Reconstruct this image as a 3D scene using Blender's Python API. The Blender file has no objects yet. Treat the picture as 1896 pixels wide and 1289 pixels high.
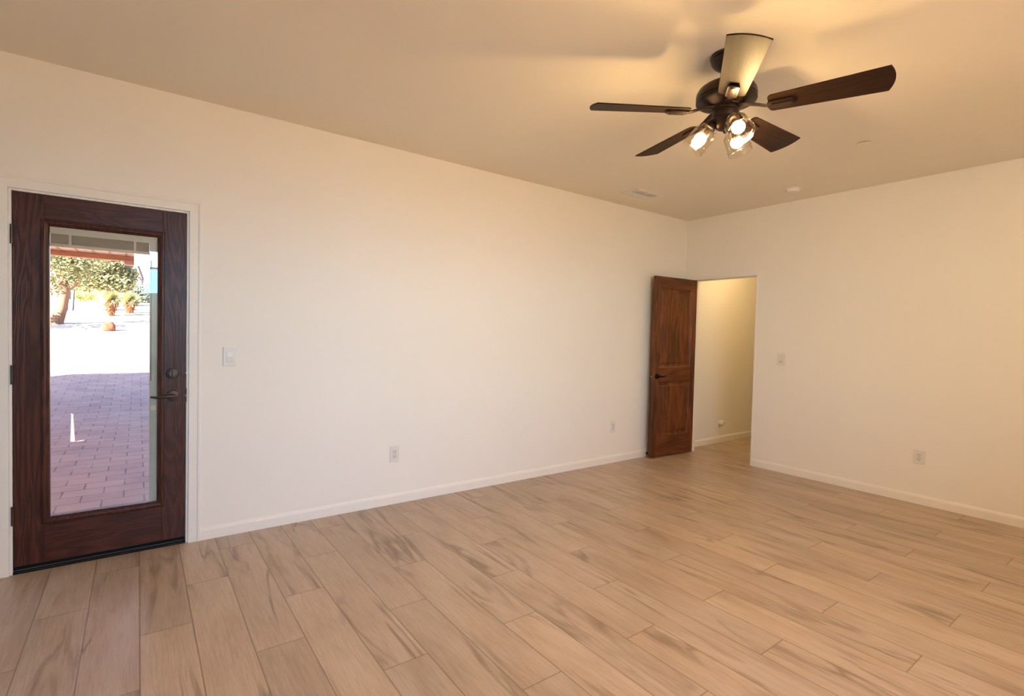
import bpy, bmesh, math, random
from mathutils import Vector, Matrix
random.seed(7)
S = bpy.context.scene
COL = S.collection

# ------------------------------------------------------------------ camera
cam_d = bpy.data.cameras.new('camera')
cam = bpy.data.objects.new('camera', cam_d)
COL.objects.link(cam)
cam_d.sensor_width = 36.0
cam_d.lens = 943.993 / 1896 * 36.0
cam_d.clip_start = 0.05
cam_d.clip_end = 500
CAM = Vector((-5.30854, -3.73197, 1.35311))
_F = Vector((0.59157, 0.80577, -0.0277))
_R = Vector((0.80625, -0.59112, 0.02336))
_U = Vector((-0.00245, 0.03615, 0.99934))
cam.matrix_world = Matrix(((_R.x, _U.x, -_F.x, CAM.x), (_R.y, _U.y, -_F.y, CAM.y), (_R.z, _U.z, -_F.z, CAM.z), (0, 0, 0, 1)))
S.camera = cam

# ------------------------------------------------------------------ exposure
S.view_settings.view_transform = 'Standard'
S.view_settings.look = 'None'
S.view_settings.gamma = 1.0
S.view_settings.exposure = 0.0
S.view_settings.use_curve_mapping = False

# ------------------------------------------------------------------ sky, sun, daylight through the window
wd = bpy.data.worlds.new('sky')
S.world = wd
wd.use_nodes = True
wn = wd.node_tree
wn.nodes.clear()
sky = wn.nodes.new('ShaderNodeTexSky')
sky.sky_type = 'NISHITA'
sky.sun_disc = False
sky.sun_elevation = math.radians(35)
sky.sun_rotation = math.radians(238)
bg = wn.nodes.new('ShaderNodeBackground')
bg.inputs['Strength'].default_value = 0.92
wo = wn.nodes.new('ShaderNodeOutputWorld')
tint = wn.nodes.new('ShaderNodeMix')
tint.data_type = 'RGBA'
tint.blend_type = 'MULTIPLY'
tint.inputs[0].default_value = 1.0
tint.inputs[7].default_value = (0.86, 0.93, 1.06, 1)
wn.links.new(sky.outputs[0], tint.inputs[6])
wn.links.new(tint.outputs[2], bg.inputs[0])
wn.links.new(bg.outputs[0], wo.inputs[0])

SUN_DIR = Vector((1.6, 1.0, -0.75)).normalized()      # travel direction of the sunlight
sd = bpy.data.lights.new('sun', 'SUN')
sd.energy = 100
sd.angle = math.radians(0.06)
sd.color = (1.0, 0.89, 0.70)
so = bpy.data.objects.new('sun', sd)
COL.objects.link(so)
so.rotation_euler = SUN_DIR.to_track_quat('-Z', 'Y').to_euler()

ad = bpy.data.lights.new('window_daylight', 'AREA')
ad.shape = 'RECTANGLE'
ad.size = 3.2
ad.size_y = 0.4
ad.energy = 98
ad.color = (0.26, 0.60, 1.0)
ad.spread = math.radians(135)
ao = bpy.data.objects.new('window_daylight', ad)
COL.objects.link(ao)
ao.location = (-4.1, -6.5, 2.15)
ao.rotation_euler = Vector((0.08, 1.0, -0.35)).to_track_quat('-Z', 'Z').to_euler()

H = 2.7514            # ceiling height
YB = -4.70            # back wall
XL = -7.20            # wall on the far left


# ------------------------------------------------------------------ helpers
def lin(c):
    r = []
    for v in c:
        v = v / 255.0
        r.append(v / 12.92 if v <= 0.04045 else ((v + 0.055) / 1.055) ** 2.4)
    return (r[0], r[1], r[2], 1.0)


def newmat(name):
    m = bpy.data.materials.new(name)
    m.use_nodes = True
    nt = m.node_tree
    nt.nodes.clear()
    out = nt.nodes.new('ShaderNodeOutputMaterial')
    return m, nt, out


class G:
    """small node-graph writer"""
    def __init__(self, nt):
        self.nt = nt

    def put(self, sock, v):
        if isinstance(v, bpy.types.NodeSocket):
            self.nt.links.new(v, sock)
        elif v is not None:
            sock.default_value = v

    def m(self, op, a, b=None, c=None):
        n = self.nt.nodes.new('ShaderNodeMath')
        n.operation = op
        self.put(n.inputs[0], a)
        self.put(n.inputs[1], b)
        self.put(n.inputs[2], c)
        return n.outputs[0]

    def pos(self):
        return self.nt.nodes.new('ShaderNodeTexCoord').outputs['Object']

    def sep(self, v):
        n = self.nt.nodes.new('ShaderNodeSeparateXYZ')
        self.put(n.inputs[0], v)
        return n.outputs

    def vec(self, x, y, z):
        n = self.nt.nodes.new('ShaderNodeCombineXYZ')
        self.put(n.inputs[0], x); self.put(n.inputs[1], y); self.put(n.inputs[2], z)
        return n.outputs[0]

    def scale(self, v, s, off=(0, 0, 0)):
        n = self.nt.nodes.new('ShaderNodeMapping')
        self.put(n.inputs['Vector'], v)
        n.inputs['Scale'].default_value = s
        n.inputs['Location'].default_value = off
        return n.outputs[0]

    def noise(self, v, scale=5, detail=3, rough=0.5, dist=0.0):
        n = self.nt.nodes.new('ShaderNodeTexNoise')
        self.put(n.inputs['Vector'], v)
        n.inputs['Scale'].default_value = scale
        n.inputs['Detail'].default_value = detail
        n.inputs['Roughness'].default_value = rough
        n.inputs['Distortion'].default_value = dist
        return n.outputs['Fac']

    def white(self, v):
        n = self.nt.nodes.new('ShaderNodeTexWhiteNoise')
        n.noise_dimensions = '3D'
        self.put(n.inputs['Vector'], v)
        return n.outputs['Value']

    def ramp(self, f, stops, interp='LINEAR'):
        n = self.nt.nodes.new('ShaderNodeValToRGB')
        n.color_ramp.interpolation = interp
        e = n.color_ramp.elements
        while len(e) < len(stops):
            e.new(0.5)
        for i, (p, c) in enumerate(stops):
            e[i].position = p
            e[i].color = c if len(c) == 4 else (*c, 1)
        self.put(n.inputs[0], f)
        return n.outputs[0]

    def mix(self, f, a, b, mode='MIX'):
        n = self.nt.nodes.new('ShaderNodeMix')
        n.data_type = 'RGBA'
        n.blend_type = mode
        self.put(n.inputs[0], f)
        self.put(n.inputs[6], a)
        self.put(n.inputs[7], b)
        return n.outputs[2]

    def bsdf(self, out, color, rough=0.5, metal=0.0, bump=None, bstr=0.2, bdist=0.01, spec=0.5, coat=0.0):
        n = self.nt.nodes.new('ShaderNodeBsdfPrincipled')
        self.put(n.inputs['Base Color'], color)
        self.put(n.inputs['Roughness'], rough)
        self.put(n.inputs['Metallic'], metal)
        n.inputs['Specular IOR Level'].default_value = spec
        n.inputs['Coat Weight'].default_value = coat
        n.inputs['Coat Roughness'].default_value = 0.15
        if bump is not None:
            b = self.nt.nodes.new('ShaderNodeBump')
            b.inputs['Strength'].default_value = bstr
            b.inputs['Distance'].default_value = bdist
            self.put(b.inputs['Height'], bump)
            self.nt.links.new(b.outputs[0], n.inputs['Normal'])
        self.nt.links.new(n.outputs[0], out.inputs[0])
        return n


def plain(name, rgb, rough=0.5, metal=0.0, spec=0.5, var=0.06, nscale=30, bstr=0.0, coat=0.0):
    m, nt, out = newmat(name)
    g = G(nt)
    p = g.pos()
    n = g.noise(p, nscale, 3)
    c = lin(rgb)
    lo = tuple(max(0, v * (1 - var)) for v in c[:3])
    hi = tuple(min(1, v * (1 + var)) for v in c[:3])
    g.bsdf(out, g.ramp(n, [(0.3, lo), (0.7, hi)]), rough, metal, bump=n if bstr else None, bstr=bstr, bdist=0.004, spec=spec, coat=coat)
    return m


def mat_emit(name, color, strength):
    m, nt, out = newmat(name)
    e = nt.nodes.new('ShaderNodeEmission')
    e.inputs[0].default_value = (*color, 1)
    e.inputs[1].default_value = strength
    nt.links.new(e.outputs[0], out.inputs[0])
    return m


def mat_glass(name, tint=(1, 1, 1), ior=1.45, rough=0.0, gain=1.0):
    m, nt, out = newmat(name)
    t = nt.nodes.new('ShaderNodeBsdfTransparent')
    t.inputs[0].default_value = (*tint, 1)
    gl = nt.nodes.new('ShaderNodeBsdfGlossy')
    gl.inputs['Roughness'].default_value = rough
    f = nt.nodes.new('ShaderNodeLayerWeight')
    f.inputs['Blend'].default_value = 0.5
    pw = nt.nodes.new('ShaderNodeMath'); pw.operation = 'POWER'
    nt.links.new(f.outputs['Facing'], pw.inputs[0])
    pw.inputs[1].default_value = 4.0
    mu = nt.nodes.new('ShaderNodeMath'); mu.operation = 'MULTIPLY_ADD'; mu.use_clamp = True
    mu.inputs[1].default_value = 0.6 * gain
    mu.inputs[2].default_value = ((ior - 1) / (ior + 1)) ** 2
    nt.links.new(pw.outputs[0], mu.inputs[0])
    mx = nt.nodes.new('ShaderNodeMixShader')
    nt.links.new(mu.outputs[0], mx.inputs[0])
    nt.links.new(t.outputs[0], mx.inputs[1])
    nt.links.new(gl.outputs[0], mx.inputs[2])
    nt.links.new(mx.outputs[0], out.inputs[0])
    return m


def mat_wall(name, rgb):
    m, nt, out = newmat(name)
    g = G(nt)
    p = g.pos()
    big = g.noise(p, 1.3, 2)
    peel = g.noise(p, 90, 3)
    c = lin(rgb)
    col = g.ramp(big, [(0.3, tuple(v * 0.985 for v in c[:3])), (0.7, c[:3])])
    g.bsdf(out, col, 0.62, bump=peel, bstr=0.06, bdist=0.004, spec=0.3)
    return m


def mat_floor():
    m, nt, out = newmat('wood_look_tile')
    g = G(nt)
    x, y, z = g.sep(g.pos())
    PW, PL = 0.1955, 0.4035
    u = g.m('DIVIDE', g.m('ADD', x, 5.69), PW)
    col = g.m('FLOOR', u)
    fu = g.m('SUBTRACT', u, col)
    c = g.m('FLOORED_MODULO', g.m('SUBTRACT', 1.0, col), 3.0)
    w = g.m('DIVIDE', g.m('SUBTRACT', g.m('MULTIPLY', y, -1.0), 0.225), PL)
    v = g.m('DIVIDE', g.m('SUBTRACT', w, c), 3.0)
    row = g.m('FLOOR', v)
    fv = g.m('SUBTRACT', v, row)
    idv = g.vec(col, row, 3.7)
    r1 = g.white(idv)
    r2 = g.white(g.vec(row, col, 9.1))
    r3 = g.white(g.vec(g.m('ADD', col, 40.0), row, 1.3))
    # distance from plank edges
    du = g.m('MULTIPLY', g.m('MINIMUM', fu, g.m('SUBTRACT', 1.0, fu)), PW)
    dv = g.m('MULTIPLY', g.m('MINIMUM', fv, g.m('SUBTRACT', 1.0, fv)), PL * 3)
    edge = g.m('MINIMUM', du, dv)
    grout = g.ramp(edge, [(0.0, (1, 1, 1)), (0.0013, (1, 1, 1)), (0.0024, (0, 0, 0))])
    # plank-local coordinates, shifted per plank
    lx = g.m('ADD', g.m('MULTIPLY', fu, PW), g.m('MULTIPLY', r1, 37.0))
    ly = g.m('ADD', g.m('MULTIPLY', fv, PL * 3), g.m('MULTIPLY', r2, 53.0))
    P = g.vec(lx, ly, g.m('MULTIPLY', r3, 21.0))
    cloud = g.noise(g.scale(P, (7, 1.6, 1)), 1.0, 4, 0.55, 0.4)
    fine = g.noise(g.scale(P, (170, 7, 1)), 1.0, 4, 0.6, 0.3)
    figure = g.noise(g.scale(P, (9, 0.9, 1)), 1.0, 2, 0.5, 0.6)
    ring = g.m('ABSOLUTE', g.m('SUBTRACT', g.m('FRACT', g.m('MULTIPLY', figure, 9.0)), 0.5))
    base = g.ramp(cloud, [(0.25, lin((170, 148, 126))), (0.5, lin((188, 168, 147))), (0.75, lin((200, 182, 162)))])
    tone = g.ramp(r3, [(0.0, (0.90, 0.90, 0.91)), (1.0, (1.06, 1.04, 1.02))])
    base = g.mix(1.0, base, tone, 'MULTIPLY')
    base = g.mix(g.m('MULTIPLY', g.ramp(fine, [(0.42, (0, 0, 0)), (0.68, (1, 1, 1))]), 0.30), base, lin((140, 110, 82)))
    base = g.mix(g.m('MULTIPLY', g.ramp(ring, [(0.0, (1, 1, 1)), (0.16, (0, 0, 0))]), 0.09), base, lin((134, 104, 76)))
    # dark mineral veins running along the plank
    vein = g.noise(g.scale(P, (6.5, 0.75, 1)), 1.0, 3, 0.55, 0.8)
    band = g.m('ABSOLUTE', g.m('SUBTRACT', vein, 0.56))
    vm = g.ramp(band, [(0.0, (1, 1, 1)), (0.012, (0.75, 0.75, 0.75)), (0.05, (0, 0, 0))])
    mask = g.noise(g.scale(P, (3.0, 1.5, 1), (7, 3, 2)), 1.0, 2)
    vm = g.m('MULTIPLY', vm, g.ramp(mask, [(0.40, (0, 0, 0)), (0.62, (1, 1, 1))]))
    base = g.mix(g.m('MULTIPLY', vm, 0.68), base, lin((112, 92, 70)))
    base = g.mix(g.m('MULTIPLY', grout, 0.85), base, lin((120, 92, 66)))
    hgt = g.m('SUBTRACT', g.m('MULTIPLY', fine, 0.15), grout)
    g.bsdf(out, base, g.ramp(fine, [(0.3, (0.30, 0.30, 0.30)), (0.8, (0.42, 0.42, 0.42))]), bump=hgt, bstr=0.25, bdist=0.002, spec=0.5)
    return m


def mat_wood(name, dark, mid, light, axis='z', rough=0.35, rings=14.0, fine_str=0.5, knots=False, coat=0.0, spec=0.5, warp=1.0):
    """grain runs along the given local axis"""
    m, nt, out = newmat(name)
    g = G(nt)
    p = g.pos()
    s = {'x': (0.9, 9, 9), 'y': (9, 0.9, 9), 'z': (9, 9, 0.9)}[axis]
    f = {'x': (5, 130, 130), 'y': (130, 5, 130), 'z': (130, 130, 5)}[axis]
    fig = g.noise(g.scale(p, s), warp, 3, 0.5, 0.5)
    ring = g.m('FRACT', g.m('MULTIPLY', fig, rings))
    ring = g.m('MULTIPLY', g.m('ABSOLUTE', g.m('SUBTRACT', ring, 0.5)), 2.0)
    fine = g.noise(g.scale(p, f), 1.0, 4, 0.6)
    mixv = g.m('ADD', g.m('MULTIPLY', ring, 1 - fine_str), g.m('MULTIPLY', fine, fine_str))
    col = g.ramp(mixv, [(0.2, lin(dark)), (0.5, lin(mid)), (0.85, lin(light))])
    if knots:
        blotch = g.noise(g.scale(p, {'x': (2.2, 11, 11), 'y': (11, 2.2, 11), 'z': (11, 11, 2.2)}[axis]), 1.0, 3, 0.6, 0.7)
        col = g.mix(g.ramp(blotch, [(0.52, (0, 0, 0)), (0.68, (0.8, 0.8, 0.8))]), col, lin((dark[0] * 0.62, dark[1] * 0.55, dark[2] * 0.5)))
    g.bsdf(out, col, rough, bump=mixv, bstr=0.45, bdist=0.002, spec=spec, coat=coat)
    return m


class MB:
    """collects shapes in world (or local) coordinates and links them as one mesh object"""
    def __init__(self):
        self.bm = bmesh.new()

    def box(self, a, b, bev=0.0, seg=2):
        t = bmesh.new()
        bmesh.ops.create_cube(t, size=1.0)
        ce = [(a[i] + b[i]) / 2 for i in range(3)]
        sz = [abs(b[i] - a[i]) for i in range(3)]
        for v in t.verts:
            v.co = Vector((ce[0] + v.co.x * sz[0], ce[1] + v.co.y * sz[1], ce[2] + v.co.z * sz[2]))
        if bev > 0:
            bmesh.ops.bevel(t, geom=list(t.edges), offset=min(bev, min(sz) * 0.45), segments=seg, profile=0.5, affect='EDGES')
        self.merge(t)
        return self

    def merge(self, t, mat=None):
        if mat is not None:
            t.transform(mat)
        me = bpy.data.meshes.new('tmp')
        t.to_mesh(me)
        t.free()
        self.bm.from_mesh(me)
        bpy.data.meshes.remove(me)
        return self

    def poly(self, pts, z0, z1, bev=0.0, mat=None):
        """prism: outline in xy from z0 to z1"""
        t = bmesh.new()
        lo = [t.verts.new((x, y, z0)) for x, y in pts]
        hi = [t.verts.new((x, y, z1)) for x, y in pts]
        n = len(pts)
        t.faces.new(lo[::-1]); t.faces.new(hi)
        for i in range(n):
            t.faces.new((lo[i], lo[(i + 1) % n], hi[(i + 1) % n], hi[i]))
        bmesh.ops.recalc_face_normals(t, faces=list(t.faces))
        if bev > 0:
            ed = [e for e in t.edges if (e.verts[0].co.z == e.verts[1].co.z)]
            bmesh.ops.bevel(t, geom=ed, offset=bev, segments=2, profile=0.5, affect='EDGES')
        return self.merge(t, mat)

    def lathe(self, prof, n=40, mat=None, cap=True):
        """prof: list of (radius, z)"""
        t = bmesh.new()
        rings = []
        for r, z in prof:
            if r < 1e-6:
                rings.append([t.verts.new((0, 0, z))])
            else:
                rings.append([t.verts.new((r * math.cos(2 * math.pi * i / n), r * math.sin(2 * math.pi * i / n), z)) for i in range(n)])
        for A, B in zip(rings[:-1], rings[1:]):
            for i in range(n):
                j = (i + 1) % n
                if len(A) == 1 and len(B) == 1:
                    continue
                if len(A) == 1:
                    t.faces.new((A[0], B[i], B[j]))
                elif len(B) == 1:
                    t.faces.new((A[i], A[j], B[0]))
                else:
                    t.faces.new((A[i], A[j], B[j], B[i]))
        if cap:
            for Rg in (rings[0], rings[-1]):
                if len(Rg) > 2:
                    t.faces.new(Rg)
        bmesh.ops.recalc_face_normals(t, faces=list(t.faces))
        return self.merge(t, mat)

    def tube(self, pts, r, n=12, taper=None, flat=1.0):
        """round bar along points; r may be a list"""
        t = bmesh.new()
        pts = [Vector(p) for p in pts]
        rs = r if isinstance(r, (list, tuple)) else [r] * len(pts)
        rings = []
        prev = None
        for i, p in enumerate(pts):
            d = (pts[min(i + 1, len(pts) - 1)] - pts[max(i - 1, 0)]).normalized()
            up = Vector((0, 0, 1)) if abs(d.z) < 0.9 else Vector((0, 1, 0))
            s = d.cross(up).normalized()
            if prev is not None and s.dot(prev) < 0:
                s = -s
            prev = s
            u = s.cross(d).normalized()
            rings.append([t.verts.new(p + s * (rs[i] * math.cos(2 * math.pi * k / n)) + u * (rs[i] * flat * math.sin(2 * math.pi * k / n))) for k in range(n)])
        for A, B in zip(rings[:-1], rings[1:]):
            for i in range(n):
                j = (i + 1) % n
                t.faces.new((A[i], A[j], B[j], B[i]))
        t.faces.new(rings[0]); t.faces.new(rings[-1])
        bmesh.ops.recalc_face_normals(t, faces=list(t.faces))
        return self.merge(t)

    def build(self, name, mat, parent=None, smooth=False, local=False):
        me = bpy.data.meshes.new(name)
        off = world_loc(parent) if (parent is not None and not local) else Vector((0, 0, 0))
        if off.length > 0:
            self.bm.transform(Matrix.Translation(-off))
        self.bm.to_mesh(me)
        self.bm.free()
        me.materials.append(mat)
        if smooth:
            me.shade_smooth()
            try:
                me.set_sharp_from_angle(angle=math.radians(38))
            except Exception:
                pass
        o = bpy.data.objects.new(name, me)
        COL.objects.link(o)
        if parent is not None:
            o.parent = parent
        return o


def world_loc(o):
    v = Vector((0, 0, 0))
    while o is not None:
        v = v + o.location
        o = o.parent
    return v


def tag(o, label=None, cat=None, group=None, kind=None):
    if label: o['label'] = label
    if cat: o['category'] = cat
    if group: o['group'] = group
    if kind: o['kind'] = kind
    return o


def empty(name, loc, label=None, cat=None, group=None, kind=None, parent=None):
    o = bpy.data.objects.new(name, None)
    o.empty_display_size = 0.1
    o.location = loc
    COL.objects.link(o)
    if parent is not None:
        o.parent = parent
    return tag(o, label, cat, group, kind)


def copy_tree(o, parent=None):
    c = o.copy()
    COL.objects.link(c)
    if parent is not None:
        c.parent = parent
    for ch in list(o.children):
        copy_tree(ch, c)
    return c


def along(p, d):
    """matrix that puts local +Z along d with the origin at p"""
    return Matrix.Translation(Vector(p)) @ Vector(d).normalized().to_track_quat('Z', 'Y').to_matrix().to_4x4()


# ------------------------------------------------------------------ materials
M = {}
M['wall'] = mat_wall('wall_paint', (245, 242, 237))
M['ceil'] = mat_wall('ceiling_paint', (245, 237, 222))
M['trim'] = plain('white_trim_paint', (243, 240, 235), 0.42, spec=0.3, var=0.006)
M['floor'] = mat_floor()
M['plastic'] = plain('white_plastic', (232, 230, 226), 0.35, var=0.01)
M['slot'] = plain('dark_slot', (52, 46, 42), 0.6)
M['bronze'] = plain('oil_rubbed_bronze', (50, 36, 29), 0.40, metal=0.5, var=0.12, nscale=60)
M['dark_metal'] = plain('dark_hardware_metal', (84, 74, 68), 0.34, metal=0.75, var=0.1)
M['steel'] = plain('satin_steel', (190, 184, 176), 0.3, metal=0.9, var=0.04)
M['black_rubber'] = plain('black_rubber', (18, 15, 14), 0.75, spec=0.2)
M['mahogany'] = mat_wood('mahogany_grain', (52, 22, 14), (66, 31, 20), (82, 42, 29), 'z', rough=0.40, rings=12, fine_str=0.4, spec=0.4)
M['mahogany_rail'] = mat_wood('mahogany_rail_grain', (50, 21, 13), (64, 30, 19), (80, 41, 28), 'x', rough=0.40, rings=12, fine_str=0.5, spec=0.4)
M['alder'] = mat_wood('knotty_alder', (76, 37, 15), (106, 55, 24), (130, 72, 34), 'z', rough=0.42, rings=5, fine_str=0.55, knots=True)
M['alder_rail'] = mat_wood('knotty_alder_rail', (74, 36, 15), (102, 53, 23), (124, 68, 32), 'x', rough=0.42, rings=5, fine_str=0.6, knots=True)
M['blade'] = mat_wood('dark_walnut_blade', (30, 19, 13), (42, 27, 19), (54, 36, 26), 'x', rough=0.5, spec=0.14, rings=8, fine_str=0.7)
M['jar'] = mat_glass('clear_jar_glass', (0.96, 0.94, 0.90), 1.5, 0.04, 1.3)
M['pane'] = mat_glass('door_pane_glass', (0.90, 0.91, 0.91), 1.35, 0.0, 0.35)
M['win'] = mat_glass('window_pane_glass', (0.95, 0.97, 0.97), 1.3)
M['bulb'] = mat_emit('lit_bulb', (1.0, 0.66, 0.29), 1180.0)
M['bulb_rim'] = mat_emit('dim_bulb_rim', (1.0, 0.74, 0.40), 9.0)
M['hall_bulb'] = mat_emit('lit_hall_diffuser', (1.0, 0.66, 0.28), 58.0)
M['room_fill'] = mat_emit('room_fill_diffuser', (1.0, 0.76, 0.46), 46.0)  # unseen lamp added to brighten the far corner and right wall
M['bulb_base'] = plain('bulb_collar_grey', (110, 92, 72), 0.5)
M['slat'] = plain('grey_blind_slat', (190, 176, 156), 0.5, var=0.04)
M['blindwhite'] = plain('white_blind_rail', (236, 226, 208), 0.45, var=0.02)

# ------------------------------------------------------------------ room shell
XR = 3.6              # far end of the passage
mb = MB()
mb.box((XL, YB, -0.10), (XR, 0.0, 0.0))
fl = mb.build('floor', M['floor'])
tag(fl, 'wood-look plank tile floor running through the room and passage', 'floor', kind='structure')

mb = MB()
mb.box((XL - 0.15, YB - 0.15, H), (XR + 0.12, 0.15, H + 0.12))
tag(mb.build('ceiling', M['ceil']), 'smooth painted ceiling above the empty room', 'ceiling', kind='structure')

# exterior wall with the glazed door (plane y = 0)
DX0, DX1, DZ = -5.858, -5.054, 2.058
mb = MB()
mb.box((-14.0, 0.0, -0.1), (DX0, 0.15, H + 0.2))
mb.box((DX1, 0.0, -0.1), (0.0, 0.15, H + 0.2))
mb.box((DX0, 0.0, DZ), (DX1, 0.15, H + 0.2))
tag(mb.build('wall_left', M['wall']), 'long white wall holding the dark glazed door', 'wall', kind='structure')

# right wall with the passage opening (plane x = 0)
OY0, OY1, OZ = -0.890, -0.108, 2.052
WT = 0.10
mb = MB()
mb.box((0.0, YB, 0.0), (WT, OY0, H))
mb.box((0.0, OY1, 0.0), (WT, 0.0, H))
mb.box((0.0, OY0, OZ), (WT, OY1, H))
tag(mb.build('wall_right', M['wall']), 'white wall with the open wooden door and passage', 'wall', kind='structure')

# wall behind the camera, with a wide window
WX0, WX1, WZ0, WZ1 = -5.3, -2.9, 0.85, 2.20
mb = MB()
mb.box((XL, YB - 0.15, 0), (WX0, YB, H))
mb.box((WX1, YB - 0.15, 0), (XR, YB, H))
mb.box((WX0, YB - 0.15, 0), (WX1, YB, WZ0))
mb.box((WX0, YB - 0.15, WZ1), (WX1, YB, H))
tag(mb.build('wall_back', M['wall']), 'white wall with a wide window behind the camera', 'wall', kind='structure')
mb = MB()
mb.box((XL - 0.15, YB - 0.15, 0), (XL, 0.0, H))
tag(mb.build('wall_front', M['wall']), 'white end wall outside the picture on the left', 'wall', kind='structure')

win = empty('window_1', (WX0, YB, WZ0), 'wide white window behind the camera', 'window', kind='structure')
mb = MB()
fw = 0.05
mb.box((WX0, YB - 0.10, WZ0), (WX1, YB - 0.03, WZ0 + fw), 0.004)
mb.box((WX0, YB - 0.10, WZ1 - fw), (WX1, YB - 0.03, WZ1), 0.004)
for xx in (WX0, (WX0 + WX1) / 2 - fw / 2, WX1 - fw):
    mb.box((xx, YB - 0.10, WZ0 + fw), (xx + fw, YB - 0.03, WZ1 - fw), 0.004)
mb.build('window_frame', M['trim'], win)
mb = MB()
mb.box((WX0 + fw, YB - 0.072, WZ0 + fw), (WX1 - fw, YB - 0.066, WZ1 - fw))
mb.build('pane', M['win'], win)

# passage beyond the open door
mb = MB()
mb.box((0.0, 0.0, -0.1), (XR, 0.15, H + 0.2))
tag(mb.build('wall_hall', M['wall']), 'passage wall seen through the open doorway', 'wall', kind='structure')
mb = MB()
mb.box((WT, -1.45, 0), (XR, -1.33, H))
tag(mb.build('wall_passage', M['wall']), 'hidden side wall of the passage', 'wall', kind='structure')
mb = MB()
mb.box((XR, -1.45, 0), (XR + 0.12, 0.15, H))
tag(mb.build('wall_end', M['wall']), 'hidden end wall of the passage', 'wall', kind='structure')


def skirting(name, segs, label):
    """segs: (axis, fixed, from, to, side)"""
    mb = MB()
    for ax, f, a, b, sd in segs:
        prof = [(0, 0), (0.013, 0), (0.013, 0.058), (0.010, 0.070), (0.004, 0.078), (0, 0.080)]
        t = bmesh.new()
        rings = []
        for s in (a, b):
            if ax == 'x':
                rings.append([t.verts.new((s, f + sd * o, zz)) for o, zz in prof])
            else:
                rings.append([t.verts.new((f + sd * o, s, zz)) for o, zz in prof])
        n = len(prof)
        for i in range(n):
            j = (i + 1) % n
            t.faces.new((rings[0][i], rings[0][j], rings[1][j], rings[1][i]))
        t.faces.new(rings[0]); t.faces.new(rings[1][::-1])
        bmesh.ops.recalc_face_normals(t, faces=list(t.faces))
        mb.merge(t)
    return tag(mb.build(name, M['trim']), label, 'baseboard', kind='structure')


CW = 0.064   # casing width
skirting('baseboard_left', [('x', 0.0, DX1 + CW, -0.002, -1), ('x', 0.0, XL, DX0 - CW, -1)], 'low white baseboard along the wall with the glazed door')
skirting('baseboard_right', [('y', 0.0, YB, OY0 - 0.0, -1), ('y', 0.0, OY1 + 0.002, -0.013, -1)], 'low white baseboard along the wall with the passage opening')
skirting('baseboard_hall', [('x', 0.0, WT, XR, -1)], 'white baseboard of the passage beyond the doorway')

# ------------------------------------------------------------------ casing of the glazed door
mb = MB()
prof = [(0.0, 0.0), (0.0, -0.0105), (0.002, -0.0120), (0.046, -0.0130), (0.048, -0.0155), (0.052, -0.0175), (0.061, -0.0175), (CW, -0.0150), (CW, 0.0)]
t = bmesh.new()
rings = []
for o, y in prof:
    rings.append([t.verts.new(p) for p in ((DX0 - o, y, 0.0), (DX0 - o, y, DZ + o), (DX1 + o, y, DZ + o), (DX1 + o, y, 0.0))])
for A, B in zip(rings, rings[1:] + rings[:1]):
    for i in range(3):
        t.faces.new((A[i], A[i + 1], B[i + 1], B[i]))
t.faces.new([r[0] for r in rings]); t.faces.new([r[3] for r in rings])
bmesh.ops.recalc_face_normals(t, faces=list(t.faces))
mb.merge(t)
tag(mb.build('trim_1', M['trim']), 'white painted casing around the dark glazed door', 'door casing', kind='structure')

# jamb liner of the glazed door
mb = MB()
JT = 0.0125
mb.box((DX0, 0.0, 0.0), (DX0 + JT, 0.15, DZ), 0.0015)
mb.box((DX1 - JT, 0.0, 0.0), (DX1, 0.15, DZ), 0.0015)
mb.box((DX0 + JT, 0.0, DZ - JT), (DX1 - JT, 0.15, DZ), 0.0015)
tag(mb.build('trim_2', M['trim']), 'thin white jamb lining the dark glazed door', 'door jamb', kind='structure')

# ------------------------------------------------------------------ door_1 : mahogany door with glass
LX0, LX1 = -5.8435, -5.0685
LZ0, LZ1 = 0.040, 2.0435
GX0, GX1, GZ0, GZ1 = -5.697, -5.2145, 0.289, 1.881
MX0, MX1, MZ0, MZ1 = -5.732, -5.1795, 0.252, 1.915
LY0, LY1 = 0.003, 0.047       # room face, outer face
d1 = empty('door_1', (LX0, LY0, 0.0), 'dark mahogany door with one tall glass pane, closed', 'door', kind='structure')
mb = MB()
mb.box((LX0, LY0, LZ0), (MX0 + 0.01, LY1, LZ1), 0.002)
mb.box((MX1 - 0.01, LY0, LZ0), (LX1, LY1, LZ1), 0.002)
mb.build('stile', M['mahogany'], d1)
mb = MB()
mb.box((MX0 + 0.01, LY0 + 0.0003, LZ0), (MX1 - 0.01, LY1, MZ0 + 0.01), 0.001)
mb.box((MX0 + 0.01, LY0 + 0.0003, MZ1 - 0.01), (MX1 - 0.01, LY1, LZ1), 0.001)
mb.build('rail', M['mahogany_rail'], d1)


def picture_frame(mb, ox0, ox1, oz0, oz1, prof):
    """prof: list of (inset, y) swept round a rectangle"""
    t = bmesh.new()
    rings = []
    for ins, y in prof:
        a, b, c, d = ox0 + ins, ox1 - ins, oz0 + ins, oz1 - ins
        rings.append([t.verts.new(p) for p in ((a, y, c), (b, y, c), (b, y, d), (a, y, d))])
    for A, B in zip(rings[:-1], rings[1:]):
        for i in range(4):
            j = (i + 1) % 4
            t.faces.new((A[i], A[j], B[j], B[i]))
    bmesh.ops.recalc_face_normals(t, faces=list(t.faces))
    mb.merge(t)


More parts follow.
